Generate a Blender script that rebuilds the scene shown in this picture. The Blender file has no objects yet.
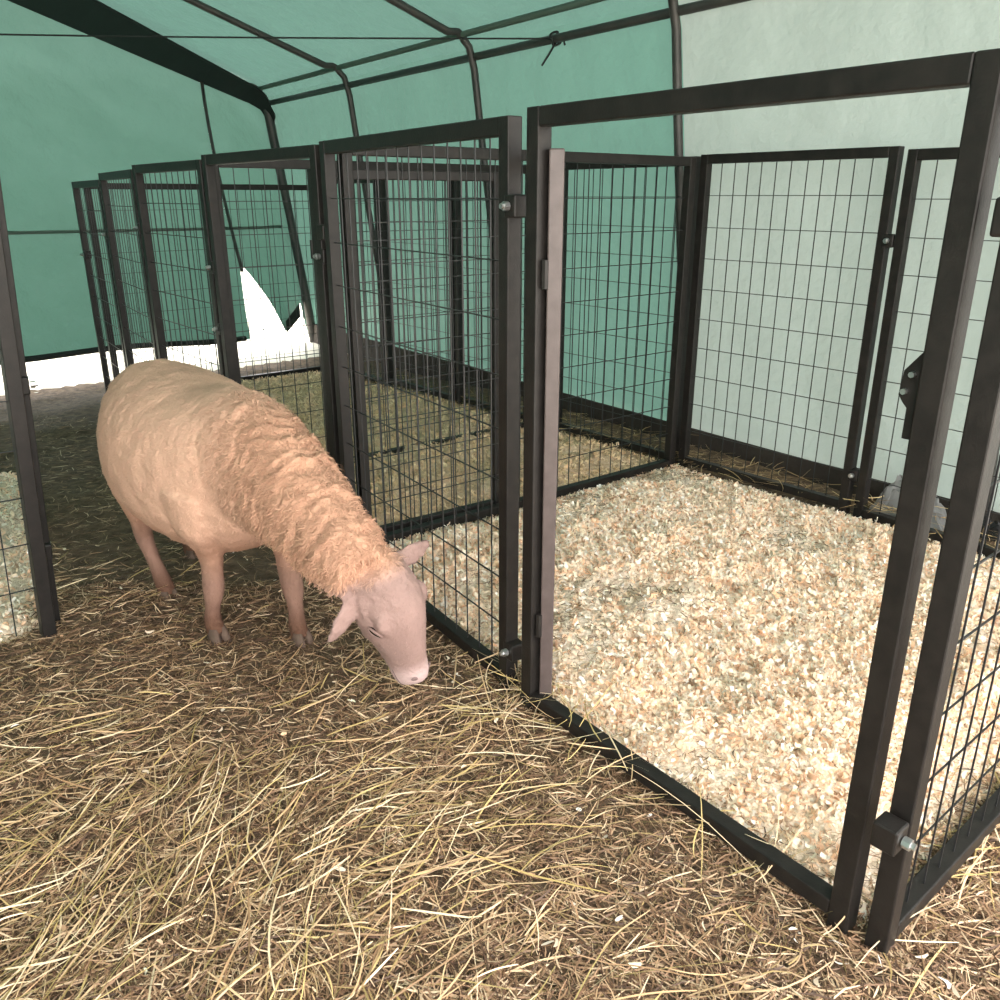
import bpy, bmesh, math, random
import numpy as np
from mathutils import Vector, Matrix, noise

random.seed(7); rng = np.random.default_rng(11)
C = bpy.context.scene.collection
EYE = 1.25                                   # height of the viewer's eye above the bedding (m)
PITCH = math.radians(19.835); FOC = 840.0
CP, SP = math.cos(PITCH), math.sin(PITCH)

# ---------------------------------------------------------------- layout helpers
def V(*a): return Vector(a)
AX_R, AX_F, AX_U = V(1, 0, 0), V(0, CP, -SP), V(0, SP, CP)
def ray(x, y): return AX_R*((x-500)/FOC) + AX_F - AX_U*((y-500)/FOC)
def on_plane(x, y, p0, n):                   # where a sight line meets a plane of the place
    d = ray(x, y); o = V(0, 0, EYE)
    return o + d*((p0-o).dot(n)/d.dot(n))
def gnd(x, y): return on_plane(x, y, V(0, 0, 0), V(0, 0, 1))
def e(x, y, z=0): return V(x*EYE, y*EYE, z*EYE)   # eye-height units -> metres

# ---------------------------------------------------------------- materials
def mat(name, col, rough=.7, metal=0, vary=None, scale=8, detail=6, bump=0, bscale=40, attr=None, spec=.5, trans=None):
    m = bpy.data.materials.new(name); m.use_nodes = True
    nt = m.node_tree; N = nt.nodes; L = nt.links
    b = N['Principled BSDF']; b.inputs['Roughness'].default_value = rough
    b.inputs['Metallic'].default_value = metal
    b.inputs['Specular IOR Level'].default_value = spec
    b.inputs['Base Color'].default_value = (*col, 1)
    tc = N.new('ShaderNodeTexCoord'); out = None
    if vary:
        nz = N.new('ShaderNodeTexNoise'); nz.inputs['Scale'].default_value = scale; nz.inputs['Detail'].default_value = detail
        L.new(tc.outputs['Object'], nz.inputs['Vector'])
        rp = N.new('ShaderNodeValToRGB'); cr = rp.color_ramp
        cr.elements[0].position = .3; cr.elements[0].color = (*col, 1)
        cr.elements[1].position = .7; cr.elements[1].color = (*vary, 1)
        L.new(nz.outputs['Fac'], rp.inputs['Fac']); out = rp.outputs['Color']
    if attr:
        at = N.new('ShaderNodeAttribute'); at.attribute_name = attr
        if out:
            mx = N.new('ShaderNodeMix'); mx.data_type = 'RGBA'; mx.blend_type = 'MULTIPLY'; mx.inputs[0].default_value = 1
            L.new(at.outputs['Color'], mx.inputs[6]); L.new(out, mx.inputs[7]); out = mx.outputs[2]
        else: out = at.outputs['Color']
    if out: L.new(out, b.inputs['Base Color'])
    if bump:
        nb = N.new('ShaderNodeTexNoise'); nb.inputs['Scale'].default_value = bscale; nb.inputs['Detail'].default_value = 8
        L.new(tc.outputs['Object'], nb.inputs['Vector'])
        bp = N.new('ShaderNodeBump'); bp.inputs['Strength'].default_value = bump; bp.inputs['Distance'].default_value = .05 if trans else .02
        L.new(nb.outputs['Fac'], bp.inputs['Height']); L.new(bp.outputs['Normal'], b.inputs['Normal'])
    if trans:
        tr = N.new('ShaderNodeBsdfTranslucent'); tr.inputs['Color'].default_value = (*trans[0], 1)
        ms = N.new('ShaderNodeMixShader'); ms.inputs[0].default_value = trans[1]
        L.new(b.outputs[0], ms.inputs[1]); L.new(tr.outputs[0], ms.inputs[2])
        L.new(ms.outputs[0], N['Material Output'].inputs['Surface'])
    return m

M = {
 'black': mat('black_powder_coat', (.0085, .0072, .0066), .46, vary=(.0165, .0138, .0122), scale=30, bump=.06, bscale=200, spec=.3),
 'door': mat('lit_black_coat', (.060, .043, .040), .42, vary=(.085, .064, .060), scale=25, bump=.05, bscale=200),  # brown tone stands in for light falling on the black coat
 'wire': mat('black_wire', (.012, .012, .013), .45),
 'bolt': mat('zinc', (.55, .55, .55), .3, .9),
 'tarp': mat('green_tarp', (.070, .188, .148), .55, vary=(.096, .226, .182), scale=1.6, bump=.55, bscale=7, trans=((.26, .48, .41), .065), spec=.3),
 'tarp_pale': mat('pale_tarp', (.262, .308, .294), .55, vary=(.295, .34, .326), scale=1.4, bump=.55, bscale=6, trans=((.44, .54, .49), .07), spec=.3),
 'seam': mat('tarp_seam', (.12, .17, .14), .7, trans=((.12, .2, .15), .3)),
 'valance': mat('black_fabric', (.006, .010, .009), .8),
 'steel': mat('grey_tube', (.035, .036, .035), .5, .2, vary=(.06, .055, .05), scale=12),
 'skirt': mat('dark_strip', (.022, .017, .013), .9, vary=(.045, .035, .026), scale=6, bump=.4, bscale=30),
 'soil': mat('trodden_bedding', (.066, .041, .025), .95, vary=(.18, .118, .070), scale=22, detail=10, bump=.9, bscale=60),
 'gravel': mat('pale_gravel', (.62, .57, .48), .95, vary=(.72, .68, .60), scale=10, bump=.3, bscale=30),
 'straw': mat('straw', (1, 1, 1), .6, attr='col'),
 'shav_base': mat('shavings_bed', (.68, .53, .40), .9, vary=(.95, .82, .68), scale=34, detail=8, bump=1, bscale=70),
 'shav_base2': mat('worn_shavings_bed', (.54, .36, .23), .9, vary=(.82, .62, .45), scale=40, detail=8, bump=1, bscale=70),
 'shav': mat('shavings', (1, 1, 1), .75, attr='col', spec=.2, trans=((.95, .82, .66), .30)),
 'hide': mat('hide', (1, 1, 1), .85, attr='col', bump=.25, bscale=120, spec=.2),
 'eye': mat('eye', (.012, .009, .008), .15),
 'lid': mat('lid', (.20, .125, .11), .7),
 'nose': mat('nose', (.16, .105, .10), .6),
 'horn': mat('hoof', (.080, .048, .034), .85, vary=(.13, .085, .062), scale=40),
 'cord': mat('cord', (.008, .01, .01), .8),
 'grey_sheet': mat('grey_sheet', (.16, .16, .155), .6, vary=(.24, .24, .235), scale=7, bump=.2, bscale=20),
 'black_sheet': mat('black_sheet', (.012, .012, .013), .4),
}

# ---------------------------------------------------------------- mesh helpers
def link_mesh(name, verts, faces, m, parent=None, smooth=False):
    me = bpy.data.meshes.new(name); me.from_pydata([tuple(v) for v in verts], [], faces); me.update()
    if smooth: me.polygons.foreach_set('use_smooth', [True]*len(me.polygons))
    me.materials.append(m); o = bpy.data.objects.new(name, me); C.objects.link(o)
    if parent: o.parent = parent
    return o
def link_bm(name, bm, m, parent=None, smooth=False):
    me = bpy.data.meshes.new(name); bmesh.ops.recalc_face_normals(bm, faces=bm.faces[:]); bm.to_mesh(me); bm.free()
    if smooth: me.polygons.foreach_set('use_smooth', [True]*len(me.polygons))
    me.materials.append(m); o = bpy.data.objects.new(name, me); C.objects.link(o)
    if parent: o.parent = parent
    return o
def add_box(bm, x0, x1, y0, y1, z0, z1, bev=0):
    vs = [bm.verts.new((x, y, z)) for x in (x0, x1) for y in (y0, y1) for z in (z0, z1)]
    fs = [bm.faces.new([vs[i] for i in q]) for q in ((0,1,3,2),(4,6,7,5),(0,4,5,1),(2,3,7,6),(0,2,6,4),(1,5,7,3))]
    if bev:
        es = list({ed for f in fs for ed in f.edges})
        bmesh.ops.bevel(bm, geom=es, offset=bev, segments=2, affect='EDGES', profile=.5)
def add_tube(bm, pts, r, seg=8, cap=True):
    pts = [Vector(p) for p in pts]; rr = r if isinstance(r, (list, tuple)) else [r]*len(pts)
    rings = []; up = None
    for i, p in enumerate(pts):
        t = (pts[min(i+1, len(pts)-1)]-pts[max(i-1, 0)]).normalized()
        if up is None: up = t.orthogonal().normalized()
        up = (up - t*up.dot(t)).normalized(); sd = t.cross(up)
        rings.append([bm.verts.new(p+(up*math.cos(a)+sd*math.sin(a))*rr[i]) for a in (2*math.pi*k/seg for k in range(seg))])
    for a, b in zip(rings, rings[1:]):
        for k in range(seg): bm.faces.new((a[k], a[(k+1) % seg], b[(k+1) % seg], b[k]))
    if cap: bm.faces.new(rings[0][::-1]); bm.faces.new(rings[-1])
def tag(o, label=None, cat=None, group=None, kind=None):
    if label: o['label'] = label
    if cat: o['category'] = cat
    if group: o['group'] = group
    if kind: o['kind'] = kind
    return o
def empty(name, loc, rz=0):
    o = bpy.data.objects.new(name, None); C.objects.link(o); o.location = loc; o.rotation_euler = (0, 0, rz)
    o.empty_display_size = .1; return o
def struct(o): return tag(o, kind='structure')
def fbm(x, y, z=0., o=3): return noise.fractal(V(x, y, z), .8, 2.1, o)

# ---------------------------------------------------------------- the ground level of the shelter
def sm(a, b, x): t = min(1, max(0, (x-a)/(b-a))); return t*t*(3-2*t)
def inside(poly, x, y):
    r = False; j = len(poly)-1
    for i in range(len(poly)):
        (x0, y0), (x1, y1) = poly[i], poly[j]
        if (y0 > y) != (y1 > y) and x < (x1-x0)*(y-y0)/(y1-y0)+x0: r = not r
        j = i
    return r
def level(x, y):
    ex, ey = x/EYE, y/EYE
    s = -.643*ex + .766*ey                    # distance along the row of pens
    return -.065*EYE*sm(2.9, 4.6, s)
def soil_z(x, y): return level(x, y) + .018*fbm(x*1.3, y*1.3) + .012*fbm(x*5, y*5, 3)

# ---------------------------------------------------------------- tent
TT = V(-.58699, .80959, 0); TN = V(.80959, .58699, 0)       # along the tent, and outward through its right wall
C0 = e(-1.4647, 6.6711)                                      # far right corner of the tent at the ground
K_EAVE, H_EAVE = .225, 1.64
def tent(u, s, z): return C0 - TN*(u*EYE) - TT*(s*EYE) + V(0, 0, z*EYE)   # inward, towards the viewer, up
SLOPE = .335; HALF = 2.5; RIDGE = H_EAVE + (HALF-K_EAVE)*SLOPE
S_NEAR = 6.65
def roof_profile():                                          # (u, z) from right foot to left foot
    p = [(0, -.08), (.042, .3), (.084, .6), (.126, .9), (.168, 1.2), (.198, 1.42), (.216, 1.56), (.245, 1.655), (.305, 1.712), (.36, 1.737)]
    n = 14
    for i in range(1, n+1):
        t = i/n; u = .36+(HALF-.36)*t; p.append((u, 1.737+(u-.36)*SLOPE))
    return p + [(2*HALF-u, z) for u, z in p[-2::-1]]
PROF = roof_profile()
def prof_z(u):
    for (u0, z0), (u1, z1) in zip(PROF, PROF[1:]):
        if u0 <= u <= u1: return z0+(z1-z0)*(u-u0)/(u1-u0+1e-9)
    return 0
PS = []
for a, b in zip(PROF, PROF[1:]):
    for k in range(4): PS.append((a[0]+(b[0]-a[0])*k/4, a[1]+(b[1]-a[1])*k/4))
PS.append(PROF[-1])
def sheet(name, i0, i1, s0, s1, m, wr=.013, zmin=None):
    ns = round((s1-s0)/.05); vs = []; fs = []; w = i1-i0+1
    for j in range(ns+1):
        s = s0+.05*j
        for i in range(i0, i1+1):
            u, z = PS[i]
            if zmin is not None and z < zmin: z = zmin + (z-zmin)*.02
            dz = fbm(s*2.2, z*1.1+u, 1)*wr + fbm(s*6, z*2.2+u*3, 5)*wr*.45 + .010*math.sin(s*math.pi/1.27)**2
            q0, q1 = PS[max(0, i-1)], PS[min(len(PS)-1, i+1)]
            tu, tz = q1[0]-q0[0], q1[1]-q0[1]; l = math.hypot(tu, tz) or 1
            vs.append(tent(u - tz/l*dz, s, z + tu/l*dz))
    for j in range(ns):
        for i in range(w-1): fs.append((j*w+i, j*w+i+1, (j+1)*w+i+1, (j+1)*w+i))
    return struct(link_mesh(name, vs, fs, m, smooth=True))
HEM = .05; EHEM = .115
S_SEAM = 3.90; NE = 7*4
sheet('wall_right', 0, NE, 0.0, S_SEAM, M['tarp'], zmin=HEM)
sheet('wall_right_entrance', 0, NE, S_SEAM, S_NEAR, M['tarp_pale'], zmin=HEM)
sheet('ceiling', NE, len(PS)-1-NE, 0.0, S_NEAR, M['tarp'])
sheet('wall_left', len(PS)-1-NE, len(PS)-1, 0.0, S_NEAR, M['tarp'])

# end wall: two tarp sheets that meet in a slit which has torn open near the corner
EP = C0.copy()
def bulge(u, z): return .76*sm(.04, .56, u)*max(0, 1-z/1.75)**1.5 + .015
def end_uv(x, y):
    b = 0
    for _ in range(30):
        p = on_plane(x, y, EP-TT*(b*EYE), TT); d = C0-p; u, z = d.dot(TN)/EYE, p.z/EYE; b = .5*b+.5*bulge(u, z)
    return u, z
apex = end_uv(239, 262); tl = end_uv(251, 350); tr = end_uv(285, 331); f2 = end_uv(299, 316); f3 = end_uv(300, 301); f4 = end_uv(313, 350)
def end_wall():
    vs = []; fs = []; NR = 70
    def put(u, z):
        b = bulge(u, z) + fbm(u*1.8, z*1.8, 9)*.022 + fbm(u*4.5, z*5, 2)*.010
        vs.append(tent(u, b, z)); return len(vs)-1
    def patch(ulo, uhi, zlo, zhi, nu):
        rows = []
        for j in range(NR+1):
            row = []
            for i in range(nu+1):
                f = i/nu; t = j/NR
                # boundaries are functions so that torn edges stay clean
                u = ulo(t)+(uhi(t)-ulo(t))*f
                z0 = zlo(u, f); z1 = zhi(u)
                row.append(put(u, z0+(z1-z0)*t))
            rows.append(row)
        for a, b in zip(rows, rows[1:]):
            for i in range(nu): fs.append((a[i], a[i+1], b[i+1], b[i]))
    top = lambda u: prof_z(u) if u > K_EAVE else H_EAVE*u/K_EAVE*.97+.02
    zt = lambda u: max(.15, prof_z(u))
    def edge_left(t):                         # left lip of the slit
        z = EHEM + t*(zt(apex[0])-EHEM)
        if z >= apex[1]: return apex[0]
        return tl[0]+(apex[0]-tl[0])*max(0, (z-tl[1])/(apex[1]-tl[1]))
    uR = apex[0]
    # sheet left of the slit, out to the left side of the tent
    patch(lambda t: edge_left(t), lambda t: 2*HALF-.05, lambda u, f: EHEM+.010*math.sin(u*5), zt, 80)
    # sheet right of the slit, its torn corner pulled up
    def edge_right(t):
        z0 = tr[1]; z = z0+t*(zt(apex[0])-z0)
        if z >= apex[1]: return apex[0]
        k = max(0, (z-z0)/(apex[1]-z0)); return tr[0]+(apex[0]-tr[0])*k - .03*math.sin(math.pi*k)
    def low(u, f):
        pts = [tr, f2, f3, f4, (-.05, .02)]
        for a, b in zip(pts, pts[1:]):
            if b[0] <= u <= a[0]: return a[1]+(b[1]-a[1])*(a[0]-u)/(a[0]-b[0]+1e-9)
        return tr[1] if u > tr[0] else .02
    def right_u(t):
        z = tr[1]+t*(1.6-tr[1]); return max(0., .125*z)
    patch(right_u, edge_right, low, zt, 40)
    return struct(link_mesh('wall_back', vs, fs, M['tarp'], smooth=True))
end_wall()
# dark folded hem along the foot of the end wall, and the torn flap edge
bm = bmesh.new()
add_tube(bm, [tent(u, bulge(u, EHEM)+.03, EHEM+.010*math.sin(u*5)+.01) for u in np.linspace(tl[0]+.02, 2*HALF-.1, 50)], .022, 8)
link_bm('trim_1', bm, M['valance'], smooth=True)['kind'] = 'structure'
bm = bmesh.new()
pts = [(tr[0], tr[1]), (f2[0], f2[1])]
for d in (0,):
    a, b = V(*pts[0], 0), V(*pts[1], 0)
    q = [tent(p_.x, bulge(p_.x, p_.y)+.03, p_.y+dz) for p_, dz in ((a, -.01), (b, 0), (b, .10), (a, .07))]
    bm.faces.new([bm.verts.new(p) for p in q])
bmesh.ops.solidify(bm, geom=bm.faces[:], thickness=.006)
link_bm('trim_2', bm, M['valance'])['kind'] = 'structure'
# welded seam lines of the tarp
def seam(name, pts, w=.02):
    bm = bmesh.new(); add_tube(bm, pts, w, 6); return struct(link_bm(name, bm, M['seam'], smooth=True))
seam('trim_3', [tent(u, bulge(u, .80)+.02+fbm(u*1.8, .80*1.8, 9)*.022, .80) for u in np.linspace(.25, 2*HALF-.3, 60)], .012)
seam('trim_4', [tent(.32, s, 1.70) for s in np.linspace(.05, S_NEAR-.05, 60)], .017)
# black fabric strip under the roof at the end wall
vs = []; fs = []
us = np.linspace(.22, 2*HALF-.22, 60)
for u in us:
    uu = min(u, 2*HALF-u); w = .12+.44*min(1, (uu-.22)/1.3)
    z = prof_z(u)
    vs += [tent(u, .03, z-.03), tent(u, w, z-.03), tent(u, w, z-.045), tent(u, .04, z-.13)]
for i in range(len(us)-1):
    for k in range(4): fs.append((i*4+k, i*4+(k+1) % 4, (i+1)*4+(k+1) % 4, (i+1)*4+k))
fs += [(0, 1, 2, 3), tuple(len(vs)-4+k for k in (3, 2, 1, 0))]
struct(link_mesh('trim_5', vs, fs, M['valance']))

# steel frame of the tent: hoops, purlins and the slim end pole are bolted into one thing
frame = tag(empty('tent_frame', tent(0, 0, 0)), 'dark grey steel tube frame holding up the green tarp shelter', 'tent frame')
def to_frame(p): return p - frame.location
def hoop_pts(s, off=.03): return [to_frame(tent(u + (off if i < len(PROF)//2 else -off), s, z-(off if 8 < i < len(PROF)-9 else 0))) for i, (u, z) in enumerate(PROF)]
for s, r in ((.06, .040), (1.33, .022), (2.63, .022), (3.90, .022), (5.15, .022), (6.4, .022)):
    bm = bmesh.new(); add_tube(bm, hoop_pts(s), r, 10); link_bm('hoop', bm, M['steel'], frame, True)
bm = bmesh.new(); add_tube(bm, [to_frame(tent(.250, s, 1.615)) for s in (.05, 3.4, S_NEAR-.02)], .021, 10); link_bm('purlin', bm, M['steel'], frame, True)
bm = bmesh.new(); add_tube(bm, [to_frame(tent(2*HALF-.250, s, 1.615)) for s in (.05, 3.4, S_NEAR-.02)], .021, 10); link_bm('purlin', bm, M['steel'], frame, True)
bm = bmesh.new(); add_tube(bm, [to_frame(tent(HALF, s, RIDGE-.05)) for s in (.05, 3.4, S_NEAR-.02)], .021, 10); link_bm('ridge_pole', bm, M['steel'], frame, True)
bm = bmesh.new(); a = end_uv(200, 80); b = end_uv(240, 268)
k = (b[0]-a[0])/(b[1]-a[1])
add_tube(bm, [to_frame(tent(b[0]+k*(z-b[1]), bulge(b[0]+k*(z-b[1]), z)+.03, z)) for z in np.linspace(b[1]-.02, a[1]+.02, 9)], .014, 8); link_bm('end_pole', bm, M['steel'], frame, True)

# the thin cord tied across the tent at the eave
p1 = tent(.250, 0, 1.615); d = ray(555, 37)
s_c = min(np.linspace(1, 4.4, 341), key=lambda s: abs((tent(.250, s, 1.615)-V(0,0,EYE)).dot(AX_R)/((tent(.250, s, 1.615)-V(0,0,EYE)).dot(AX_F)) - (555-500)/FOC))
pa = tent(.250, s_c, 1.615); pb = on_plane(0, 30, tent(2*HALF-.235, 0, 0), TN)
dr = V(0, 0, EYE) + (ray(0, 30))*4.2
pb = pa + (dr-pa)*1.8
cord = empty('tie_cord', pa); tag(cord, 'thin black cord stretched across below the roof and tied to the eave tube', 'cord')
bm = bmesh.new(); add_tube(bm, [pa-pa + (pb-pa)*t - V(0, 0, .02*math.sin(math.pi*t)) for t in np.linspace(0, 1, 24)], .0042, 6); link_bm('line', bm, M['cord'], cord, True)
bm = bmesh.new()
add_tube(bm, [V(.03*math.cos(a)*TN.x, .03*math.cos(a)*TN.y, .03*math.sin(a)) + TT*(.012*math.sin(3*a)) for a in np.linspace(0, 2*math.pi, 20)], .006, 6)
add_tube(bm, [V(0, 0, -.02), V(-.03, -.02, -.07), V(-.07, -.05, -.13)], .006, 6); add_tube(bm, [V(.0, 0, .03), V(.04, 0, .0), V(.05, 0, -.03)], .005, 6)
link_bm('knot', bm, M['cord'], cord, True)

# ---------------------------------------------------------------- grounds
def grid_mesh(name, x0, x1, y0, y1, nx, ny, zf, m, keep=None, warp=None):
    vs = []; fs = []; idx = {}
    xs = np.linspace(x0, x1, nx+1); ys = np.linspace(y0, y1, ny+1)
    if warp: xs, ys = warp(xs), warp(ys)
    for j, y in enumerate(ys):
        for i, x in enumerate(xs):
            idx[i, j] = len(vs); vs.append((x, y, zf(x, y)))
    for j in range(ny):
        for i in range(nx):
            if keep is None or keep((xs[i]+xs[i+1])/2, (ys[j]+ys[j+1])/2): fs.append((idx[i, j], idx[i+1, j], idx[i+1, j+1], idx[i, j+1]))
    used = sorted({k for f in fs for k in f}); mp = {k: i for i, k in enumerate(used)}
    return link_mesh(name, [vs[k] for k in used], [tuple(mp[k] for k in f) for f in fs], m, smooth=True)
def tent_us(x, y):
    d = V(x, y, 0)-V(C0.x, C0.y, 0); return -d.dot(TN)/EYE, -d.dot(TT)/EYE
tent_poly = [tuple(tent(u, s, 0)[:2]) for u, s in ((-.02, .74), (-.02, S_NEAR), (2*HALF+.02, S_NEAR), (2*HALF+.02, .74))]
struct(grid_mesh('floor', -7, 5.5, -4.5, 8.2, 190, 190, soil_z, M['soil'], lambda x, y: inside(tent_poly, x, y)))
def out_z(x, y):
    u, s = tent_us(x, y); k = min(u+.0, 2*HALF-u, s-.80, S_NEAR-s)
    return -.085 - .22*sm(-.02, .22, k)
struct(grid_mesh('ground', 0, 1, 0, 1, 150, 150, out_z, M['gravel'], warp=lambda t: 9*(2*t-1)+60*(2*t-1)**9))
# dark strip put along the right wall's foot to shut the bright hem gap
vs = []; fs = []
ss = np.linspace(.08, S_NEAR, 50)
for s in ss:
    p = tent(0, s, 0); z = level(p.x, p.y)/EYE; j = .008*fbm(s*3, 0, 4)
    for u, zz in ((.050+j, z-.03), (.040+j, HEM+.022), (.030+j, HEM+.024), (.018+j, z-.03)): vs.append(tent(u, s, zz))
for i in range(len(ss)-1):
    for k in range(4): fs.append((i*4+k, i*4+(k+1) % 4, (i+1)*4+(k+1) % 4, (i+1)*4+k))
fs += [(0, 1, 2, 3), tuple(len(vs)-4+k for k in (3, 2, 1, 0))]
struct(link_mesh('hem_gap_strip', vs, fs, M['skirt']))

# ---------------------------------------------------------------- pen panels
TUBE = .038; WR = .0021
def wires(bm, x0, x1, z0, z1, dx, dz, r=WR, y=0.):
    nx = max(1, round((x1-x0)/dx)); nz = max(1, round((z1-z0)/dz))
    for i in range(1, nx):
        x = x0+(x1-x0)*i/nx + .003*math.sin(i*7.3); add_tube(bm, [(x, y-r, z0), (x+.004*math.sin(i*3.1), y-r, z1)], r, 4, False)
    for j in range(1, nz):
        z = z0+(z1-z0)*j/nz; add_tube(bm, [(x0, y+r, z), (x1, y+r, z)], r, 4, False)
def rect_parts(root, L, z0, z1, t, m, mesh=True, dx=.066, dz=.135, bottom=True):
    h = t/2
    for x in (h, L-h):
        bm = bmesh.new(); add_box(bm, x-h, x+h, -h, h, z0, z1, .003); link_bm('stile', bm, m, root)
    for zz in ((z1-t, z1),) + (((z0+.02, z0+.02+t*.9),) if bottom else ()):
        bm = bmesh.new(); add_box(bm, t, L-t, -h*.96, h*.96, *zz, .003); link_bm('rail', bm, m, root)
    if mesh:
        bm = bmesh.new(); wires(bm, t*.9, L-t*.9, z0+.02+t*.8, z1-t*.9, dx, dz); link_bm('wire_mesh', bm, M['wire'], root)
def clamp(root, x, z, side=1, y=0):
    bm = bmesh.new(); add_box(bm, x-.021, x+.021, y-.021, y+.021, z-.024, z+.024, .004)
    c = link_bm('clamp', bm, M['black'], root)
    bm = bmesh.new(); add_tube(bm, [(x, y-.036*side, z), (x, y-.023*side, z)], .010, 8); add_tube(bm, [(x, y-.043*side, z), (x, y-.036*side, z)], .006, 8)
    link_bm('bolt', bm, M['bolt'], c)
def panel(P, Q, label, group, z=0., H=1.13, mesh=True, clamps=(), name='pen_panel', cat='fence panel', **kw):
    d = Q-P; root = empty(name, V(P.x, P.y, z*EYE), math.atan2(d.y, d.x)); tag(root, label, cat, group)
    rect_parts(root, math.hypot(d.x, d.y), 0, H*EYE, TUBE, M['black'], mesh, **kw)
    for x, zz, sd in clamps: clamp(root, x, zz*EYE, sd)
    return root, math.hypot(d.x, d.y)

A = V(-.643, .766, 0); B = V(.766, .643, 0)       # along the row of pens, and across it towards the tent wall
RR = e(.507, .931); RL = e(.055, 1.515)
LR = e(.026, 1.560); LL = e(-.438, 2.27)
g1 = 'panels of the front row'; g2 = 'panels of the back row'; g3 = 'partitions between the pens'
# near pen: open doorway frame, its door swung in
def door_frame(root, hinge, ang, L, H, lab=None, m=None, side=1):
    bm = bmesh.new(); t = .032; h = t/2
    for x in (h, L-h): add_box(bm, x-h, x+h, -h, h, .03, H, .003)
    for zz in (.03, H-t): add_box(bm, t, L-t, -h*.95, h*.95, zz, zz+t, .003)
    dr = link_bm('door', bm, m or M['black'], root); dr.location = hinge; dr.rotation_euler = (0, 0, ang)
    if lab: dr['label'] = lab
    bm = bmesh.new(); wires(bm, t*.9, L-t*.9, .03+t*.9, H-t*.9, .066, .135); link_bm('door_mesh', bm, M['wire'], dr)
    for zz in (.25, H-.25):
        bm = bmesh.new(); add_tube(bm, [(.004, .020, zz-.03), (.004, .020, zz+.03)], .009, 8); link_bm('hinge', bm, M['black'], dr)
    return dr
def doorway(P, Q, door_at, door_dir, label, doorlab, group, z=0., H=1.13, L=.62, m=None, latch=True, clamps=()):
    d = Q-P; W = math.hypot(d.x, d.y); az = math.atan2(d.y, d.x)
    root = empty('gate', V(P.x, P.y, z*EYE), az); tag(root, label, 'gate', group)
    rect_parts(root, W, 0, H*EYE, TUBE, M['black'], False)
    hinge = V(TUBE+.024, .012, 0) if door_at == 0 else V(W-TUBE-.024, .012, 0)
    door_frame(root, hinge, math.radians(door_dir)-az, L*EYE, 1.075*EYE, doorlab, m)
    if latch:
        x = (W-TUBE/2) if door_at == 0 else TUBE/2
        sg = -1 if door_at == 0 else 1
        bm = bmesh.new()
        pl = [(0, .082), (sg*.030, .044), (sg*.033, .008), (sg*.026, -.002), (sg*.018, -.010), (sg*.018, -.056), (0, -.056)]
        z0 = .775*EYE
        f = [bm.verts.new((x+sg*TUBE/2+a, -.004, z0+b)) for a, b in pl]; fc = bm.faces.new(f)
        r = bmesh.ops.extrude_face_region(bm, geom=[fc]); bmesh.ops.translate(bm, verts=[v for v in r['geom'] if isinstance(v, bmesh.types.BMVert)], vec=(0, .008, 0))
        lp = link_bm('latch_plate', bm, M['black'], root)
        for a, b in ((sg*.016, .040), (sg*.024, .014)):
            bm = bmesh.new(); add_tube(bm, [(x+sg*TUBE/2+a, -.011, z0+b), (x+sg*TUBE/2+a, -.002, z0+b)], .0045, 8); link_bm('bolt', bm, M['bolt'], lp)
    for x, zz, sd in clamps: clamp(root, x, zz*EYE, sd)
    return root
wR = (RR-RL).length
doorway(RL, RR, 0, 86.0, 'tall open gate frame in front of the bright wood shavings, door swung inwards', 'brown-lit gate door swung inwards, seen edge on', g1, m=M['door'],
        clamps=(), H=1.138)
panel(LR, LL, 'black mesh panel behind the head of the sheep, between the two gates', g1, clamps=((-.008, .985, -1), (-.008, .105, -1)))
P3 = LL + A*(.76*EYE); P4 = P3 + A*(.67*EYE)
doorway(LL+A*.03, P3, 0, 35.5, 'second gate frame above the back of the sheep, door swung in along the partition', None, g1, z=-.006, L=.60, latch=False, clamps=((0.0, .92, 1), (.01, .86, -1)))
P5 = P4 + V(-math.sin(math.radians(33.7)), math.cos(math.radians(33.7)), 0)*(.70*EYE)
P6 = P5 + V(-math.sin(math.radians(34.6)), math.cos(math.radians(34.6)), 0)*(.70*EYE)
panel(P3+A*.02, P4, 'mesh panel of the front row just left of the second gate', g1, z=-.018, clamps=((0., .80, -1), (.0, .60, -1)))
panel(P4+A*.02, P5, 'narrow looking mesh panel, second from the far left end of the front row', g1, z=-.032, clamps=((0., .92, -1),))
panel(P5+A*.02, P6, 'farthest mesh panel at the left end of the front row', g1, z=-.058, clamps=((0., .9, -1), (.92*EYE*.7, .78, -1)))
# partitions
CN = e(.700, 3.158)
P_mid = (LL+CN)/2
panel(LL+B*.05, P_mid-B*.004, 'partition panel between the gate cluster and the middle of the near pen', g3)
panel(P_mid+B*.004, CN-B*.05, 'partition panel meeting the back corner post of the bright pen', g3, clamps=((.02, .9, -1),))
C2 = P3+B*(1.42*EYE); C2m = P3+B*(.71*EYE)
panel(P3+A*.056+B*.028, C2-B*.04, 'long partition panel from the far post of the second gate to the back row', g3, z=-.01)
C4 = P6+B*(1.42*EYE)
panel(P6+B*.05, P6+B*(.71*EYE), 'end partition panel starting at the far left post', g3, z=-.062)
panel(P6+B*(.72*EYE), C4-B*.04, 'end partition panel beside the torn corner of the tarp', g3, z=-.062)
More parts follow.
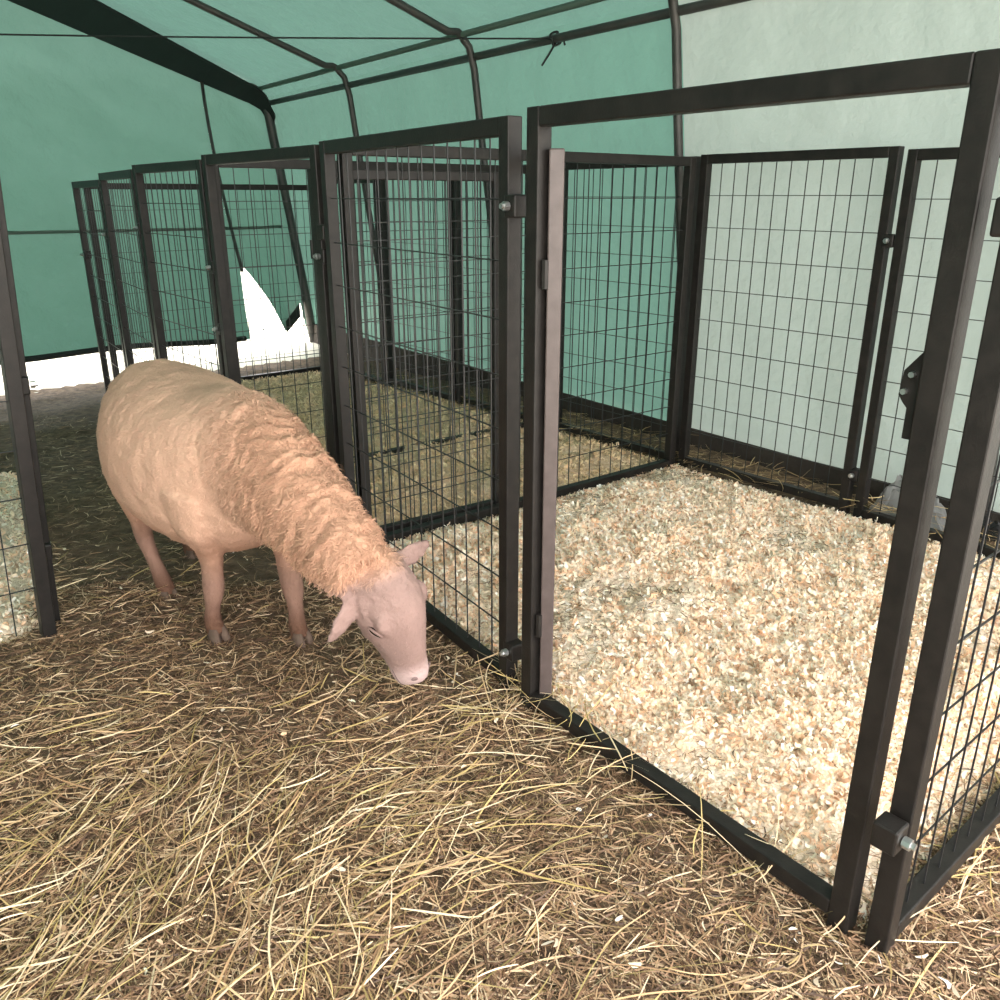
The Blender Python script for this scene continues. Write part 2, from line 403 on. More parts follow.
# back row, from the right edge of view into the depth
def back(s): return CN - A*(-s*EYE)
xs = [(-1.44, -.735, 'back row panel behind the open gate post at the right edge', -.002), (-.71, -.01, 'wide back row panel behind the shavings in front of the pale tarp', .008),
      (.01, .70, 'back row panel just left of the back corner post', .004), (.715, 1.42, 'back row panel behind the second pen', .0),
      (1.435, 2.08, 'back row panel between the two slim dark posts seen through the mesh', -.01), (2.095, 2.80, 'farthest back row panel near the torn tarp', -.03)]
A2 = V(-.595, .804, 0)
for i, (a, b, lab, z) in enumerate(xs):
    panel(back(b), back(a) if i else back(b)-A2*(.71*EYE), lab, g2, z=z, clamps=(((b-a)*EYE+.006, .87 if i else .78, 1), ((b-a)*EYE+.006, .14, 1)) if i < 2 else ())
# panel closing the near pen on the right
R2 = e(.526, .897); 
panel(R2, R2+B*(1.0*EYE), 'mesh side panel at the right edge, bolted to the open gate post', 'side panels of the near pen', z=-.004, H=1.135, clamps=((-.012, .985, 1), (-.032, .225, 1)))
# the pen on the other side of the aisle, at the left edge
LP = e(-1.075, 1.80)
dv = V(LP.x, LP.y, 0).normalized(); away = V(-.50, .866, 0)
LEAN = Matrix.Rotation(math.radians(3.2), 4, 'Y')          # the panels across the aisle lean a little
for Pa, Pb, lab, cl in ((LP, LP+(-V(.72, .69, 0))*(.75*EYE), 'mesh panel cut by the left edge with shavings behind it', ()),
                        (LP+away*.06, LP+away*(.75*EYE), 'mesh panel across the aisle seen edge on at the left edge', ((.0, .62, 1), (.0, .22, -1))),
                        (LP+away*(.77*EYE), LP+away*(1.5*EYE), 'second mesh panel across the aisle behind the left edge panel', ())):
    r, _ = panel(Pa, Pb, lab, 'panels across the aisle', z=-.012, H=1.07, clamps=cl, bottom=Pb.x > -1.5)
    r.rotation_euler = (LEAN @ Matrix.Rotation(r.rotation_euler.z, 4, 'Z')).to_euler()

# ---------------------------------------------------------------- bedding
pen1 = [tuple(p[:2]) for p in (RL+V(.02,.03,0), RR+V(.03,.03,0), R2+B*(1.45*EYE), back(-1.44)-B*.04, CN-B*.03, LL+B*.05, LR+V(.05,.02,0))]
penr = [tuple(p[:2]) for p in (R2+V(.05,-.02,0), R2+B*1.8+V(.0,-.05,0), R2+B*1.8-A*1.2, R2-A*.5+B*.5)]
pen2 = [tuple(p[:2]) for p in (LL+B*.03+A*.06, CN+A*.02, back(2.75), P6+B*.1, P5+B*.1, P4+B*.06, P3+B*.06)]
penl = [tuple(p[:2]) for p in (LP+V(-.05,.03,0), LP+away*1.9+V(-.06,0,0), LP+away*1.9-V(1.5,0,0), LP-V(.9,.75,0), LP-V(.72,.69,0)*.95)]
def edge_d(poly, x, y):
    d = 9
    for (x0, y0), (x1, y1) in zip(poly, poly[1:]+poly[:1]):
        l2 = (x1-x0)**2+(y1-y0)**2; t = max(0, min(1, ((x-x0)*(x1-x0)+(y-y0)*(y1-y0))/l2))
        d = min(d, math.hypot(x-x0-t*(x1-x0), y-y0-t*(y1-y0)))
    return d
def mound(poly, h, bh=0.):
    def f(x, y):
        dist = edge_d(poly, x, y); k = sm(0, .22, dist)
        return soil_z(x, y)*.6 + .006 + k*(h + bh*max(0, fbm(x*2.6, y*2.6, 7)) + .022*fbm(x*8, y*8, 2) + .016*fbm(x*22, y*22, 6))
    return f
def bbox(poly): xs_, ys_ = zip(*poly); return min(xs_), max(xs_), min(ys_), max(ys_)
Z1, Z2, ZL = mound(pen1, .045, .05), mound(pen2, .02, .02), mound(penl, .03, .02)
beds = ((pen1, Z1, 'shav_base', 'bright bed of loose wood shavings covering the near pen', 130), (pen2, Z2, 'shav_base2', 'dull trodden shavings bed in the pens behind the sheep', 90), (penl, ZL, 'shav_base', 'strip of shavings in the pen at the left edge', 50))
bed_objs = []
for poly, zf, mk, lab, n in beds:
    n = int(n*1.6); b = bbox(poly); bed_objs.append(tag(grid_mesh('shavings_bed', *b, n, n, zf, M[mk], lambda x, y, p=poly: inside(p, x, y)), lab, 'wood shavings', None, 'stuff'))

def srgb(*c): return tuple(((v/255+.055)/1.055)**2.4 if v > 10 else v/255/12.92 for v in c)
def ribbons(name, strips, cols, m, parent=None):
    """strips: array (n, k, 2, 3) of paired ribbon edges."""
    n, k = strips.shape[:2]
    vs = strips.reshape(-1, 3); base = (np.arange(n)*k*2)[:, None, None]; j = np.arange(k-1)[None, :, None]*2
    q = base + j + np.array([0, 1, 3, 2])[None, None, :]
    q = q.reshape(-1, 4)
    me = bpy.data.meshes.new(name); me.vertices.add(len(vs)); me.vertices.foreach_set('co', vs.astype(np.float32).ravel())
    me.loops.add(q.size); me.loops.foreach_set('vertex_index', q.astype(np.int32).ravel())
    me.polygons.add(len(q)); me.polygons.foreach_set('loop_start', (np.arange(len(q))*4).astype(np.int32))
    me.polygons.foreach_set('loop_total', np.full(len(q), 4, np.int32)) if False else None
    me.update(calc_edges=True); me.validate()
    at = me.color_attributes.new('col', 'FLOAT_COLOR', 'POINT')
    c = np.ones((n, k*2, 4), np.float32); c[:, :, :3] = cols[:, None, :]; at.data.foreach_set('color', c.ravel())
    me.materials.append(m); o = bpy.data.objects.new(name, me); C.objects.link(o)
    if parent: o.parent = parent
    return o
def zvec(zf, xy): return np.array([zf(float(a), float(b)) for a, b in xy])
def strands(xy, z, ang, length, width, lift, bend, k=5):
    n = len(xy); t = np.linspace(-.5, .5, k)
    d = np.stack([np.cos(ang), np.sin(ang)], 1); pz = np.stack([-d[:, 1], d[:, 0]], 1)
    c = np.zeros((n, k, 3))
    off = (t[None]**2-.08)*bend[:, None]*length[:, None]
    c[:, :, :2] = xy[:, None] + d[:, None]*(t[None, :, None]*length[:, None, None]) + pz[:, None]*off[:, :, None]
    tilt = rng.normal(0, .10, n); arch = rng.uniform(0, .10, n)
    c[:, :, 2] = z[:, None] + lift[:, None] + np.abs(t[None]+rng.uniform(-.5, .5, (n, 1)))*length[:, None]*np.abs(tilt)[:, None] + (.25-t[None]**2)*arch[:, None]*length[:, None]
    roll = rng.uniform(-.9, .9, n)
    side = np.stack([pz[:, 0]*np.cos(roll), pz[:, 1]*np.cos(roll), np.sin(roll)], 1)
    tap = 1-.5*np.abs(t*2)**3
    w = side[:, None]*(width[:, None, None]*.5*tap[None, :, None])
    return np.stack([c-w, c+w], 2)
def pick(pal, p, n, jit=.12):
    pal = np.array([srgb(*c) for c in pal]); i = rng.choice(len(pal), n, p=p)
    return np.clip(pal[i]*(1+rng.normal(0, jit, (n, 1))), 0, 1)
pens = (pen1, pen2, penl)
def scatter(n, y0, y1, k=.78, power=1.0, avoid=True):
    out = []
    while len(out) < n:
        y = y0+(y1-y0)*random.random()**power; x = random.uniform(-k, k)*(y+.35)
        if avoid:
            if any(inside(p, x, y) and (edge_d(p, x, y) > .10*random.random()) for p in pens): continue
            u, s = tent_us(x, y)
            if u < .06 or s < .25: continue
        out.append((x, y))
    return np.array(out)
PAL_F = ((82, 59, 44), (118, 89, 67), (150, 118, 90), (180, 150, 118), (212, 186, 154), (160, 136, 92))
def patchy(xy, f=1.4, s=3): return np.array([fbm(a*f, b*f, s) for a, b in xy])
# fine chopped bits
xy = np.concatenate([scatter(62000, .55, 2.6, power=1.2), scatter(7000, 2.4, 5.2)])
n = len(xy); L = rng.gamma(3, .011, n)+.010
s1 = strands(xy, zvec(soil_z, xy), rng.uniform(0, math.pi, n), L, rng.uniform(.0014, .0036, n), rng.uniform(.001, .012, n), rng.normal(0, .35, n), 4)
c1 = pick(PAL_F, (.18, .22, .25, .19, .12, .04), n)
tag(ribbons('hay_chaff', s1, c1, M['straw']), 'fine chopped hay and chaff trodden over the dark ground of the aisle', 'hay', None, 'stuff')
# long stems lying mostly along one diagonal
xy = np.concatenate([scatter(4600, .55, 2.2, power=1.15), scatter(160, 2.1, 3.0)])
den = patchy(xy, 1.1, 8) + .35*patchy(xy, 3, 2)
xy = xy[den > rng.normal(.02, .26, len(xy))]
n = len(xy); L = rng.gamma(3, .034, n)+.04
dirn = np.array([.75+1.1*fbm(a*.9, b*.9, 21) for a, b in xy])+rng.normal(0, .42, n)
mask = rng.random(n) < .18; dirn[mask] = rng.uniform(0, math.pi, mask.sum())
s2 = strands(xy, zvec(soil_z, xy), dirn, L, rng.uniform(.0016, .0040, n), rng.uniform(.004, .022, n), rng.normal(0, .18, n), 7)
c2 = pick(((178, 146, 108), (198, 168, 130), (222, 200, 166), (172, 148, 96), (190, 166, 112), (138, 108, 78)), (.24, .24, .16, .14, .10, .12), n)
tag(ribbons('straw', s2, c2, M['straw']), 'loose pale yellow straw stems strewn over the aisle floor', 'straw', None, 'stuff')
# straw lying in pens and behind the back row
pts = []
while len(pts) < 900:
    s = random.uniform(-1.5, 2.8); w = random.gauss(.02, .06)
    p = back(s)+B*(w+.03); pts.append((p.x, p.y))
xy = np.array(pts); n = len(xy)
s3 = strands(xy, zvec(soil_z, xy)+rng.uniform(0, .05, n), rng.uniform(0, math.pi, n), rng.gamma(3, .03, n)+.04, rng.uniform(.002, .004, n), rng.uniform(.005, .05, n), rng.normal(0, .3, n), 5)
tag(ribbons('dry_weeds', s3, pick(((120, 96, 66), (160, 132, 92), (190, 165, 120)), (.4, .4, .2), n), M['straw']), 'dry weeds and straw caught under the back row of panels', 'straw', None, 'stuff')

def curls(name, n, poly, zf, pal, p, lab, size=(.010, .026), power=None):
    b = bbox(poly); out = []
    while len(out) < n:
        x, y = random.uniform(b[0], b[1]), random.uniform(b[2], b[3])
        if not inside(poly, x, y): continue
        if power and random.random() > power(x, y): continue
        out.append((x, y))
    xy = np.array(out); k = 5
    r = rng.uniform(*size, n)*.55; arc = rng.uniform(1.6, 5.0, n); w = rng.uniform(.25, .95, n)*r
    th = np.linspace(-.5, .5, k)[None]*arc[:, None]
    loc = np.stack([np.sin(th)*r[:, None], np.zeros_like(th), (1-np.cos(th))*r[:, None]], 2)   # curled strip
    q = rng.normal(size=(n, 4)); q /= np.linalg.norm(q, axis=1)[:, None]; a, b_, c_, d_ = q.T
    Rm = np.stack([np.stack([1-2*(c_**2+d_**2), 2*(b_*c_-a*d_), 2*(b_*d_+a*c_)], 1), np.stack([2*(b_*c_+a*d_), 1-2*(b_**2+d_**2), 2*(c_*d_-a*b_)], 1), np.stack([2*(b_*d_-a*c_), 2*(c_*d_+a*b_), 1-2*(b_**2+c_**2)], 1)], 1)
    cen = np.einsum('nij,nkj->nki', Rm, loc); sd = np.einsum('nij,j->ni', Rm, np.array([0, 1., 0]))*w[:, None]*.5
    pos = np.stack([xy[:, 0], xy[:, 1], zvec(zf, xy)+rng.uniform(.0, .014, n)], 1)
    cen += pos[:, None]
    return tag(ribbons(name, np.stack([cen-sd[:, None], cen+sd[:, None]], 2), pick(pal, p, n, .08), M['shav']), lab, 'wood shavings', None, 'stuff')
PAL_S = ((254, 242, 224), (254, 231, 206), (252, 214, 182), (242, 194, 156), (164, 130, 104), (255, 250, 242))
dirt = lambda x, y: min(1., max(.18, .72+1.5*fbm(x*1.9, y*1.9, 31)))
curls('wood_shaving_curls', 72000, pen1, Z1, PAL_S, (.29, .27, .17, .08, .07, .12), 'curled pale shavings heaped loosely over the near pen', size=(.005, .024), power=dirt)
curls('worn_shaving_curls', 13000, pen2, Z2, ((250, 224, 186), (236, 204, 162), (212, 174, 130), (130, 100, 72)), (.32, .36, .22, .10), 'browned shavings scattered through the pens behind the sheep')
curls('left_shaving_curls', 8000, penl, ZL, PAL_S, (.27, .28, .18, .09, .07, .11), 'pale shavings scattered at the left edge of the aisle')
# stems caught on the foot rails around the gate corner
pts = [(RL.x+random.gauss(.0, .10), RL.y+random.gauss(-.01, .10)) for _ in range(70)]
pts += [tuple((RL.lerp(RR, random.random())+V(random.gauss(0, .05), random.gauss(0, .05), 0))[:2]) for _ in range(70)]
xy = np.array(pts); n = len(xy)
sg_ = strands(xy, zvec(soil_z, xy)+rng.uniform(.005, .062, n), rng.uniform(0, 3.14, n), rng.gamma(4, .03, n)+.04, rng.uniform(.0016, .0034, n), rng.uniform(0, .01, n), rng.normal(0, .3, n), 6)
tag(ribbons('caught_straw', sg_, pick(((198, 168, 130), (222, 200, 166), (190, 166, 112)), (.4, .35, .25), n), M['straw']), 'straw caught over the foot rail of the open gate', 'straw', None, 'stuff')
# dark patches of hay and droppings trodden into the near pen
out = []
bb = bbox(pen1)
while len(out) < 3600:
    x, y = random.uniform(bb[0], bb[1]), random.uniform(bb[2], bb[3])
    if inside(pen1, x, y) and random.random() < max(.04, -.05-1.9*fbm(x*1.9, y*1.9, 31)) : out.append((x, y))
xy = np.array(out); n = len(xy)
sd_ = strands(xy, zvec(Z1, xy), rng.uniform(0, 3.14, n), rng.gamma(3, .007, n)+.008, rng.uniform(.0012, .003, n), rng.uniform(.004, .018, n), rng.normal(0, .5, n), 4)
tag(ribbons('pen_hay', sd_, pick(((112, 90, 68), (140, 114, 86), (172, 144, 110), (84, 68, 54)), (.35, .3, .2, .15), n), M['straw']), 'dark bits of hay mixed into the bright shavings', 'hay', None, 'stuff')
# chips carried out of the pens
out = []
while len(out) < 330:
    x, y = scatter(1, .6, 3.2)[0]
    if random.random() < math.exp(-edge_d(pen1, x, y)*3.2)+.10+math.exp(-edge_d(penl, x, y)*6): out.append((x, y))
xy = np.array(out); n = len(xy)
sc = strands(xy, zvec(soil_z, xy), rng.uniform(0, 3.14, n), rng.uniform(.010, .026, n), rng.uniform(.003, .010, n), rng.uniform(.006, .018, n), rng.normal(0, .8, n), 4)
tag(ribbons('stray_chips', sc, pick(PAL_S, (.27, .28, .18, .09, .07, .11), n), M['shav']), 'stray pale wood chips trodden into the straw of the aisle', 'wood chips', None, 'stuff')

# ---------------------------------------------------------------- the sheep
SF = V(.67775, -.73529, 0); SL = V(.73529, .67775, 0); SO = e(-.903, 2.14)      # forward, left, ground point between the hind feet
def sw(s, l, z): return (SF*s + SL*l + V(0, 0, z))*EYE                           # relative to SO, metres
def loft(bm, rings, seg=24, pw=2.0, taper=0):
    prev = None; first = None
    for c, u, v in rings:
        ring = []
        for k in range(seg):
            a = 2*math.pi*k/seg; ca, sa = math.cos(a), math.sin(a)
            f = (abs(ca)**pw+abs(sa)**pw)**(-1/pw)
            ring.append(bm.verts.new(c+u*(ca*f*(1-taper*max(0, sa)+.4*taper*max(0, -sa)*abs(ca)))+v*(sa*f)))
        if prev:
            for k in range(seg): bm.faces.new((prev[k], prev[(k+1) % seg], ring[(k+1) % seg], ring[k]))
        else: bm.faces.new(ring[::-1])
        prev = ring
    bm.faces.new(prev)
def spline(P, n):
    """Catmull-Rom through tuples of numbers."""
    P = [np.array(p, float) for p in P]; P = [2*P[0]-P[1]] + P + [2*P[-1]-P[-2]]; out = []
    for i in range(1, len(P)-2):
        for k in range(n):
            t = k/n; a, b, c, d = P[i-1:i+3]
            out.append(.5*((2*b)+(c-a)*t+(2*a-5*b+4*c-d)*t*t+(3*b-3*c+d-a)*t**3))
    return out + [P[-2]]
def limb(bm, pts, seg=14):                       # pts (s, l, z, r_lateral, r_along)
    sp = spline(pts, 6); rings = []
    for i, p in enumerate(sp):
        q0, q1 = sp[max(0, i-1)], sp[min(len(sp)-1, i+1)]
        t = (sw(*q1[:3])-sw(*q0[:3])).normalized(); u = (SL - t*SL.dot(t)).normalized(); v = t.cross(u)
        rings.append((sw(*p[:3]), u*(max(.004, p[3])*EYE), v*(max(.004, p[4])*EYE)))
    loft(bm, rings, seg)
bm = bmesh.new()
trunk = [(-.030, .447, .06, .06), (-.018, .442, .108, .125), (.014, .434, .142, .174), (.07, .428, .168, .188), (.13, .422, .190, .190), (.23, .412, .203, .194),
         (.34, .406, .195, .190), (.44, .41, .170, .188), (.53, .425, .135, .165), (.60, .43, .09, .12), (.63, .43, .04, .06)]
loft(bm, [(sw(s, 0, z), SL*(w*EYE), V(0, 0, h*EYE)) for s, z, w, h in spline(trunk, 5)], 32, 2.15)
POLL = on_plane(377, 573, SO+SF*(.965*EYE), SF)-SO
neck = [(.40, 0, .43, .150, .175), (.52, 0, .452, .128, .160), (.64, -.002, .446, .104, .134), (.75, -.006, .422, .090, .110), (.85, -.010, .388, .079, .090), (.93, -.013, .355, .070, .074), (.975, -.015, .335, .055, .055)]
limb(bm, neck, 24)
# head
HA = V(.27, .10, -.955).normalized(); HR = V(-.60, -.77, -.20); HR = (HR - HA*HR.dot(HA)).normalized(); HD = HR.cross(HA).normalized()
if HD.dot(V(0, -1, .3)) < 0: HD = -HD
def hp(t, r, d): return POLL + (HA*(t*.86) + HR*r + HD*d)*EYE
head = [(-.040, .000, .032, .034), (-.020, .002, .052, .052), (.015, .004, .063, .062), (.06, .008, .068, .068), (.10, .006, .068, .069), (.145, .002, .057, .062),
        (.19, -.003, .046, .053), (.235, -.008, .039, .044), (.268, -.011, .037, .040), (.290, -.012, .032, .034), (.303, -.012, .019, .021)]
loft(bm, [(hp(t, 0, d), HR*(w*EYE), HD*(h*EYE)) for t, d, w, h in spline(head, 4)], 28, 2.3, .34)
for sg in (1, -1):                                   # brow ridge and cheek
    loft(bm, [(hp(.05, sg*.046, .030), HR*.008, HD*.008), (hp(.07, sg*.054, .036), HR*.019, HD*.015), (hp(.095, sg*.055, .034), HR*.020, HD*.015), (hp(.125, sg*.048, .026), HR*.010, HD*.010)], 10)
    loft(bm, [(hp(.09, sg*.045, -.03), HR*.010, HD*.010), (hp(.13, sg*.040, -.030), HR*.026, HD*.030), (hp(.17, sg*.030, -.025), HR*.020, HD*.024), (hp(.20, sg*.026, -.02), HR*.008, HD*.010)], 10)
def ear(sg, tipv):
    base = hp(.012, sg*.052, -.012); ln = tipv.length; d = tipv.normalized()
    nrm = (HD - d*HD.dot(d)).normalized(); wd = d.cross(nrm).normalized(); rings = []
    for t, w, h in ((-.18, .016, .013), (0, .018, .012), (.2, .026, .010), (.45, .030, .009), (.7, .024, .008), (.88, .014, .007), (1.0, .005, .005)):
        c = base + d*(ln*t) + nrm*(.012*math.sin(math.pi*max(0, t))) 
        rings.append((c, wd*w, nrm*h))
    loft(bm, rings, 14)
ear(1, (HR*.080 + HA*.066 - HD*.028)*EYE)
ear(-1, (-HR*.100 + HA*.016 + HD*.002)*EYE)
# legs
limb(bm, [(.455, -.092, .40, .080, .108), (.450, -.098, .325, .058, .078), (.432, -.078, .255, .033, .046), (.420, -.070, .195, .0245, .030), (.414, -.070, .135, .0250, .0275), (.402, -.072, .085, .0180, .0195), (.392, -.072, .045, .021, .023), (.402, -.071, .012, .022, .027)])
limb(bm, [(.46, .080, .40, .070, .10), (.485, .092, .30, .052, .075), (.502, .084, .235, .036, .050), (.512, .076, .185, .026, .033), (.528, .073, .138, .0265, .029), (.540, .070, .085, .0185, .020), (.545, .068, .045, .021, .023), (.558, .067, .012, .022, .027)])
limb(bm, [(.065, -.08, .43, .08, .10), (.07, -.100, .34, .062, .095), (.078, -.100, .27, .043, .066), (.064, -.095, .215, .028, .039), (.052, -.090, .165, .0225, .028), (.075, -.083, .105, .0175, .020), (.105, -.077, .048, .022, .024), (.122, -.075, .012, .022, .026)])
limb(bm, [(.06, .08, .43, .08, .10), (.045, .100, .34, .062, .09), (.02, .104, .27, .045, .070), (-.045, .098, .215, .031, .043), (-.095, .094, .17, .024, .031), (-.105, .090, .105, .018, .020), (-.110, .088, .048, .021, .023), (-.096, .088, .012, .022, .027)])
limb(bm, [(0, 0, .52, .035, .035), (-.040, 0, .47, .026, .024), (-.070, 0, .39, .022, .018), (-.062, 0, .30, .016, .014), (-.060, 0, .27, .008, .008)])
me = bpy.data.meshes.new('sheep_raw'); bm.to_mesh(me); bm.free()
tmp = bpy.data.objects.new('sheep_raw', me); C.objects.link(tmp)
rm = tmp.modifiers.new('r', 'REMESH'); rm.mode = 'VOXEL'; rm.voxel_size = .0062
sm_ = tmp.modifiers.new('s', 'SMOOTH'); sm_.iterations = 7; sm_.factor = .5
dg = bpy.context.evaluated_depsgraph_get(); dg.update()
body_me = bpy.data.meshes.new_from_object(tmp.evaluated_get(dg)); body_me.name = 'sheep'
bpy.data.objects.remove(tmp); bpy.data.meshes.remove(me)
def lerp(a, b, t): return a+(b-a)*t
ENV = 1/EYE
NAX = [np.array(p[:3]) for p in neck]
def zones(p):
    s, l, z = p.dot(SF)*ENV, p.dot(SL)*ENV, p.z*ENV
    q = (p-POLL)*ENV; t = q.dot(HA)
    hw = sm(-.040, .005, t)*sm(.84, .91, s)                      # head
    nw = sm(.50, .74, s + .30*(z-.45))*(1-hw)*sm(.20, .30, z)     # woolly neck
    lw = 1-sm(.155, .255, z) if s < .62 else 0                      # lower legs
    return s, l, z, hw, nw, lw
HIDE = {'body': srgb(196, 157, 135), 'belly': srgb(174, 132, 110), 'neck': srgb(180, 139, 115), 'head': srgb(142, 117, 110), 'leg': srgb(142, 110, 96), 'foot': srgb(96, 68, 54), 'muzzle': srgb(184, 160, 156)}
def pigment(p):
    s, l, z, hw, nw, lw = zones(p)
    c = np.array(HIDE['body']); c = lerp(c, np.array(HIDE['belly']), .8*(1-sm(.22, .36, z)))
    c = lerp(c, np.array(HIDE['neck']), nw)
    if lw: c = lerp(c, np.array(HIDE['leg']), lw); c = lerp(c, np.array(HIDE['foot']), 1-sm(.03, .125, z))
    if hw:
        t = (p-POLL).dot(HA)*ENV/.87
        c = lerp(c, np.array(HIDE['head']), hw); c = lerp(c, np.array(HIDE['muzzle']), hw*sm(.22, .27, t))
    m = 1+.07*fbm(p.x*7, p.y*7, p.z*7)+.05*fbm(p.x*28, p.y*28, p.z*28)
    return np.clip(c*m, 0, 1)
def lumps(p, nw):                                    # wavy locks ringing the neck
    s, z = p.dot(SF), p.z; l = p.dot(SL)
    ax = s*.9-z*.45; ar = s*.45+z*.9
    w = fbm(ax*34 + 2.2*fbm(ar*7, l*7, ax*5, 2), ar*11, l*11, 3)
    return w
body_me.update(); cols = []
nv = [v.normal.copy() for v in body_me.vertices]
for v, nn in zip(body_me.vertices, nv):
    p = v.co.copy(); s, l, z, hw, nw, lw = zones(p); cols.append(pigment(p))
    k = .0035*fbm(p.x*22, p.y*22, p.z*22) *(1-hw)*(1-lw) + .0045*hw*(1-sm(.03, .09, (p-POLL).dot(HA)*ENV))*fbm(p.x*60, p.y*60, p.z*60)
    if nw > .01: k += nw*.011*lumps(p, nw)
    v.co = p + nn*k
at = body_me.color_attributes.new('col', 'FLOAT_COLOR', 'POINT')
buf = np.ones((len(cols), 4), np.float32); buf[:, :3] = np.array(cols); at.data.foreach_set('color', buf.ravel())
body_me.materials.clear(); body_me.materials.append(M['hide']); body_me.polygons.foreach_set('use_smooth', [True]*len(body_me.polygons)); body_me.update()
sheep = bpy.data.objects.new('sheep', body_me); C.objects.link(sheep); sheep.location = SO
tag(sheep, 'pale tan hair sheep standing in the aisle with its head lowered to the straw', 'sheep')
# coat: short lying hair, longer wavy locks on the neck
me = body_me; me.calc_loop_triangles(); tri = np.array([t.vertices[:] for t in me.loop_triangles]); co = np.array([v.co[:] for v in me.vertices]); no = np.array([v.normal[:] for v in me.vertices])
ar = np.linalg.norm(np.cross(co[tri[:, 1]]-co[tri[:, 0]], co[tri[:, 2]]-co[tri[:, 0]]), axis=1)
def coat(name, n, wfun, lenf, wid, flow, k, wave, lab=None):
    i = rng.choice(len(tri), n*3, p=ar/ar.sum()); b = rng.dirichlet((1, 1, 1), n*3)
    p = np.einsum('ij,ijk->ik', b, co[tri[i]]); q = np.einsum('ij,ijk->ik', b, no[tri[i]])
    w = np.array([wfun(V(*a)) for a in p]); keep = np.nonzero(rng.random(n*3) < w)[0][:n]
    p, q = p[keep], q[keep]; n = len(p)
    f = np.array([flow(V(*a))[:] for a in p]) + rng.normal(0, .35, (n, 3)); f -= q*np.sum(f*q, 1)[:, None]; f /= np.linalg.norm(f, axis=1)[:, None]+1e-9
    sd = np.cross(f, q); L = lenf(n); t = np.linspace(0, 1, k)
    ph = rng.uniform(0, 6.28, n)
    c = p[:, None] - q[:, None]*.002 + f[:, None]*(t[None, :, None]*L[:, None, None]) + q[:, None]*((t*(1-.55*t))[None, :, None]*L[:, None, None]*.55) \
        + sd[:, None]*(np.sin(t[None]*wave+ph[:, None])*.12*L[:, None])[:, :, None] + q[:, None]*(np.cos(t[None]*wave+ph[:, None])*.10*L[:, None])[:, :, None]
    hw_ = sd[:, None]*(wid*.5*(1-.85*t**2))[None, :, None]
    cc = np.array([pigment(V(*a)) for a in p])*(1+rng.normal(0, .10, (n, 1)))
    o = ribbons(name, np.stack([c-hw_, c+hw_], 2), np.clip(cc, 0, 1), M['hide'], sheep); tag(o, lab, None, None, 'stuff'); return o
lie = lambda p: -SF*.8 + V(0, 0, -.8)
coat('hair_coat', 42000, lambda p: (lambda z: max(0, 1-z[3]*.55-z[4]*.7)*(1-.4*z[5]))(zones(p)), lambda n: rng.uniform(.007, .015, n), .0016, lie, 3, 1.5)
coat('neck_wool', 15000, lambda p: zones(p)[4], lambda n: rng.uniform(.016, .034, n), .0032, lambda p: V(0, 0, -1)-SF*.35, 6, 7.0, 'longer wavy wool on the neck')
# eyes, lids, nostrils, mouth, hooves
from mathutils.bvhtree import BVHTree
bvh = BVHTree.FromPolygons([v.co for v in me.vertices], [p.vertices for p in me.polygons])
def blob(name, c, ax, m, seg=16):
    bm = bmesh.new(); bmesh.ops.create_uvsphere(bm, u_segments=seg, v_segments=10, radius=1)
    for v in bm.verts: v.co = c + ax[0]*v.co.x + ax[1]*v.co.y + ax[2]*v.co.z
    return link_bm(name, bm, m, sheep, True)
for sg in (1, -1):
    o = hp(.102, sg*.2, .019); h, nrm, _, _ = bvh.ray_cast(o, -HR*sg)
    if h is None: continue
    ax = (HA*.78 + HD*.55); ax = (ax-nrm*ax.dot(nrm)).normalized(); up = nrm.cross(ax).normalized()
    if up.dot(HD) < 0: up = -up
    blob('eye', h + nrm*.0005, (ax*.0200, up*.0086, nrm*.0085), M['eye'])
    for k, nm in ((1, 'eyelid'), (-1, 'eyelid')):
        bm = bmesh.new()
        add_tube(bm, [h + ax*(.0205*math.cos(a)) + up*(k*(.0100 if k > 0 else .0098)*math.sin(a)) + nrm*(.0015+.0045*math.sin(a)) for a in np.linspace(.0, math.pi, 13)], [.0016+.0020*math.sin(a) for a in np.linspace(0, math.pi, 13)], 8)
        link_bm(nm, bm, M['lid'], sheep, True)
    o = hp(.330, sg*.017, .012); h, nrm, _, _ = bvh.ray_cast(hp(.276, sg*.020, .2), -HD)
    if h is not None:
        a1 = (HA*.6-HR*sg*.8).normalized(); a2 = nrm.cross(a1).normalized()
        blob('nostril', h - nrm*.001, (a1*.0140, a2*.0072, nrm*.004), M['nose'])
bm = bmesh.new(); pts = []
for a in np.linspace(-1, 1, 21):
    t = .296-.055*abs(a)**1.5; h, nrm, _, _ = bvh.ray_cast(hp(t, .0, -.018)+HR*(.2*a)+HA*(.10*(1-abs(a))), (-HR*a*2 - HA*(1-abs(a))).normalized())
    if h is not None: pts.append(h)
if len(pts) > 4: add_tube(bm, pts, .0016, 6); link_bm('mouth', bm, M['nose'], sheep, True)
else: bm.free()
for s, l, dr in ((.402, -.071, 0), (.558, .067, 0), (.122, -.075, 0), (-.096, .088, 0)):
    bm = bmesh.new()
    for sg in (1, -1):
        loft(bm, [(sw(s+.002, l+sg*.0105, .030), SL*.011, SF*.022), (sw(s+.008, l+sg*.0115, .012), SL*.0135, SF*.030), (sw(s+.012, l+sg*.012, -.012), SL*.0145, SF*.036)], 12, 2.4)
    link_bm('hoof', bm, M['horn'], sheep, True)


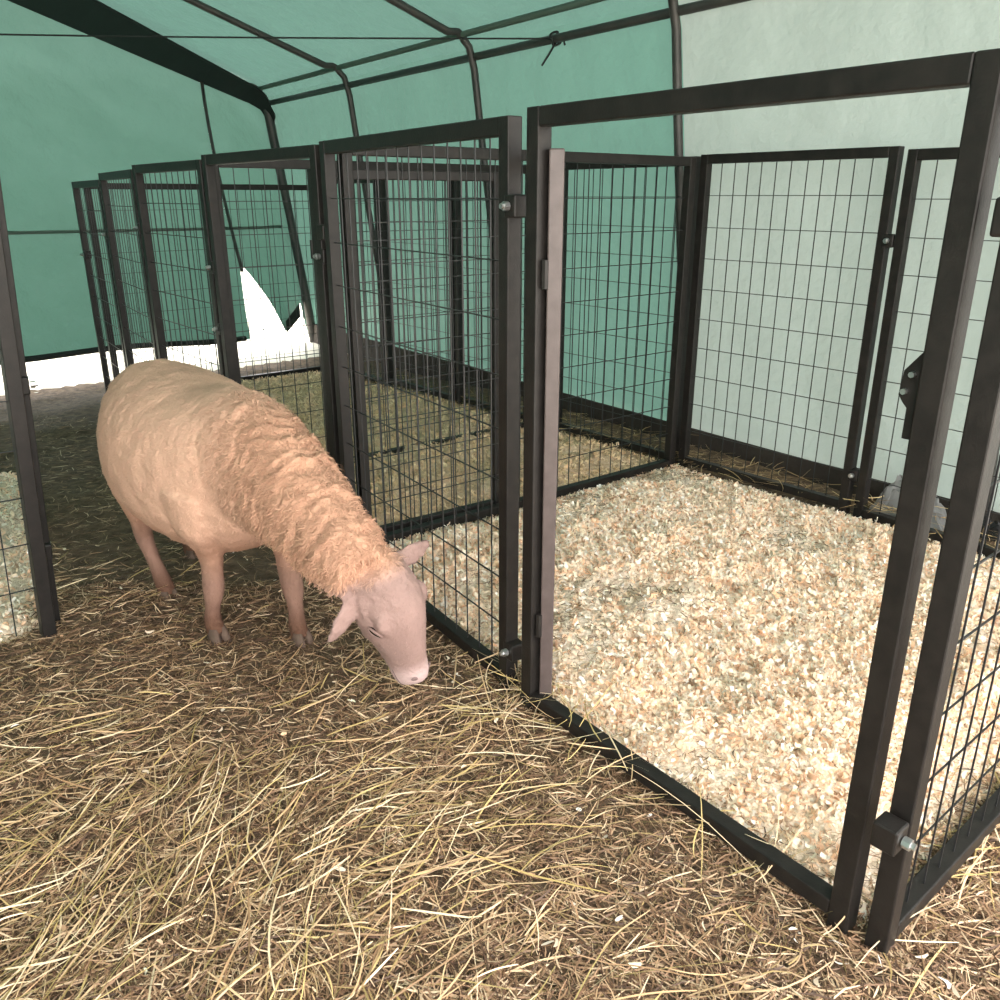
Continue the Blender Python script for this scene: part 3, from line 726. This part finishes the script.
# crumpled sheets behind the back row at the right
def crumple(name, c, sx, sy, h, m, lab, rz):
    vs = []; fs = []; nx = 22
    for j in range(nx+1):
        for i in range(nx+1):
            a, b = i/nx*2-1, j/nx*2-1; k = max(0, 1-max(abs(a), abs(b))**2.4)
            z = h*k*(.62+.5*abs(fbm(a*1.6+3, b*1.6, 12+sx))+.25*fbm(a*4, b*4, 3))
            vs.append((a*sx*(1-.2*k)+.02*fbm(b*3, a*3, 4), b*sy, max(0, z)))
    w = nx+1
    for j in range(nx):
        for i in range(nx): fs.append((j*w+i, j*w+i+1, (j+1)*w+i+1, (j+1)*w+i))
    o = link_mesh(name, vs, fs, m); o.location = c; o.rotation_euler = (0, 0, rz)
    md = o.modifiers.new('thick', 'SOLIDIFY'); md.thickness = .003
    return tag(o, lab, 'plastic sheet')
p = gnd(908, 520); crumple('plastic_sheet', V(p.x, p.y, .0), .15, .05, .25, M['grey_sheet'], 'grey crumpled plastic sheet behind the back row at the foot of the pale tarp', math.atan2(A.y, A.x))
p = gnd(985, 535); crumple('plastic_sheet', V(p.x, p.y, .0), .14, .04, .09, M['black_sheet'], 'low black folded sheet right of the grey crumpled sheet', math.atan2(A.y, A.x))

# ---------------------------------------------------------------- daylight
w = bpy.data.worlds.new('sky'); bpy.context.scene.world = w; w.use_nodes = True
bg = w.node_tree.nodes['Background']; bg.inputs['Color'].default_value = (1, .967, .935, 1); bg.inputs['Strength'].default_value = 4.5
sl = bpy.data.lights.new('sun', 'SUN'); sl.energy = 5.0; sl.angle = math.radians(2); sl.color = (1, .95, .88)
so = bpy.data.objects.new('sun', sl); C.objects.link(so)
sd = V(.38, .80, .92).normalized(); so.rotation_euler = sd.to_track_quat('Z', 'Y').to_euler(); so.location = sd*20

cam = bpy.data.cameras.new('camera'); cam.sensor_width = 36; cam.lens = 36*FOC/1000; cam.clip_start = .02
co = bpy.data.objects.new('camera', cam); C.objects.link(co); co.location = (0, 0, EYE); co.rotation_euler = (math.pi/2-PITCH, 0, 0)
sc_ = bpy.context.scene; sc_.camera = co
sc_.view_settings.view_transform = 'Standard'; sc_.view_settings.look = 'None'; sc_.view_settings.exposure = 0.78; sc_.view_settings.gamma = 1
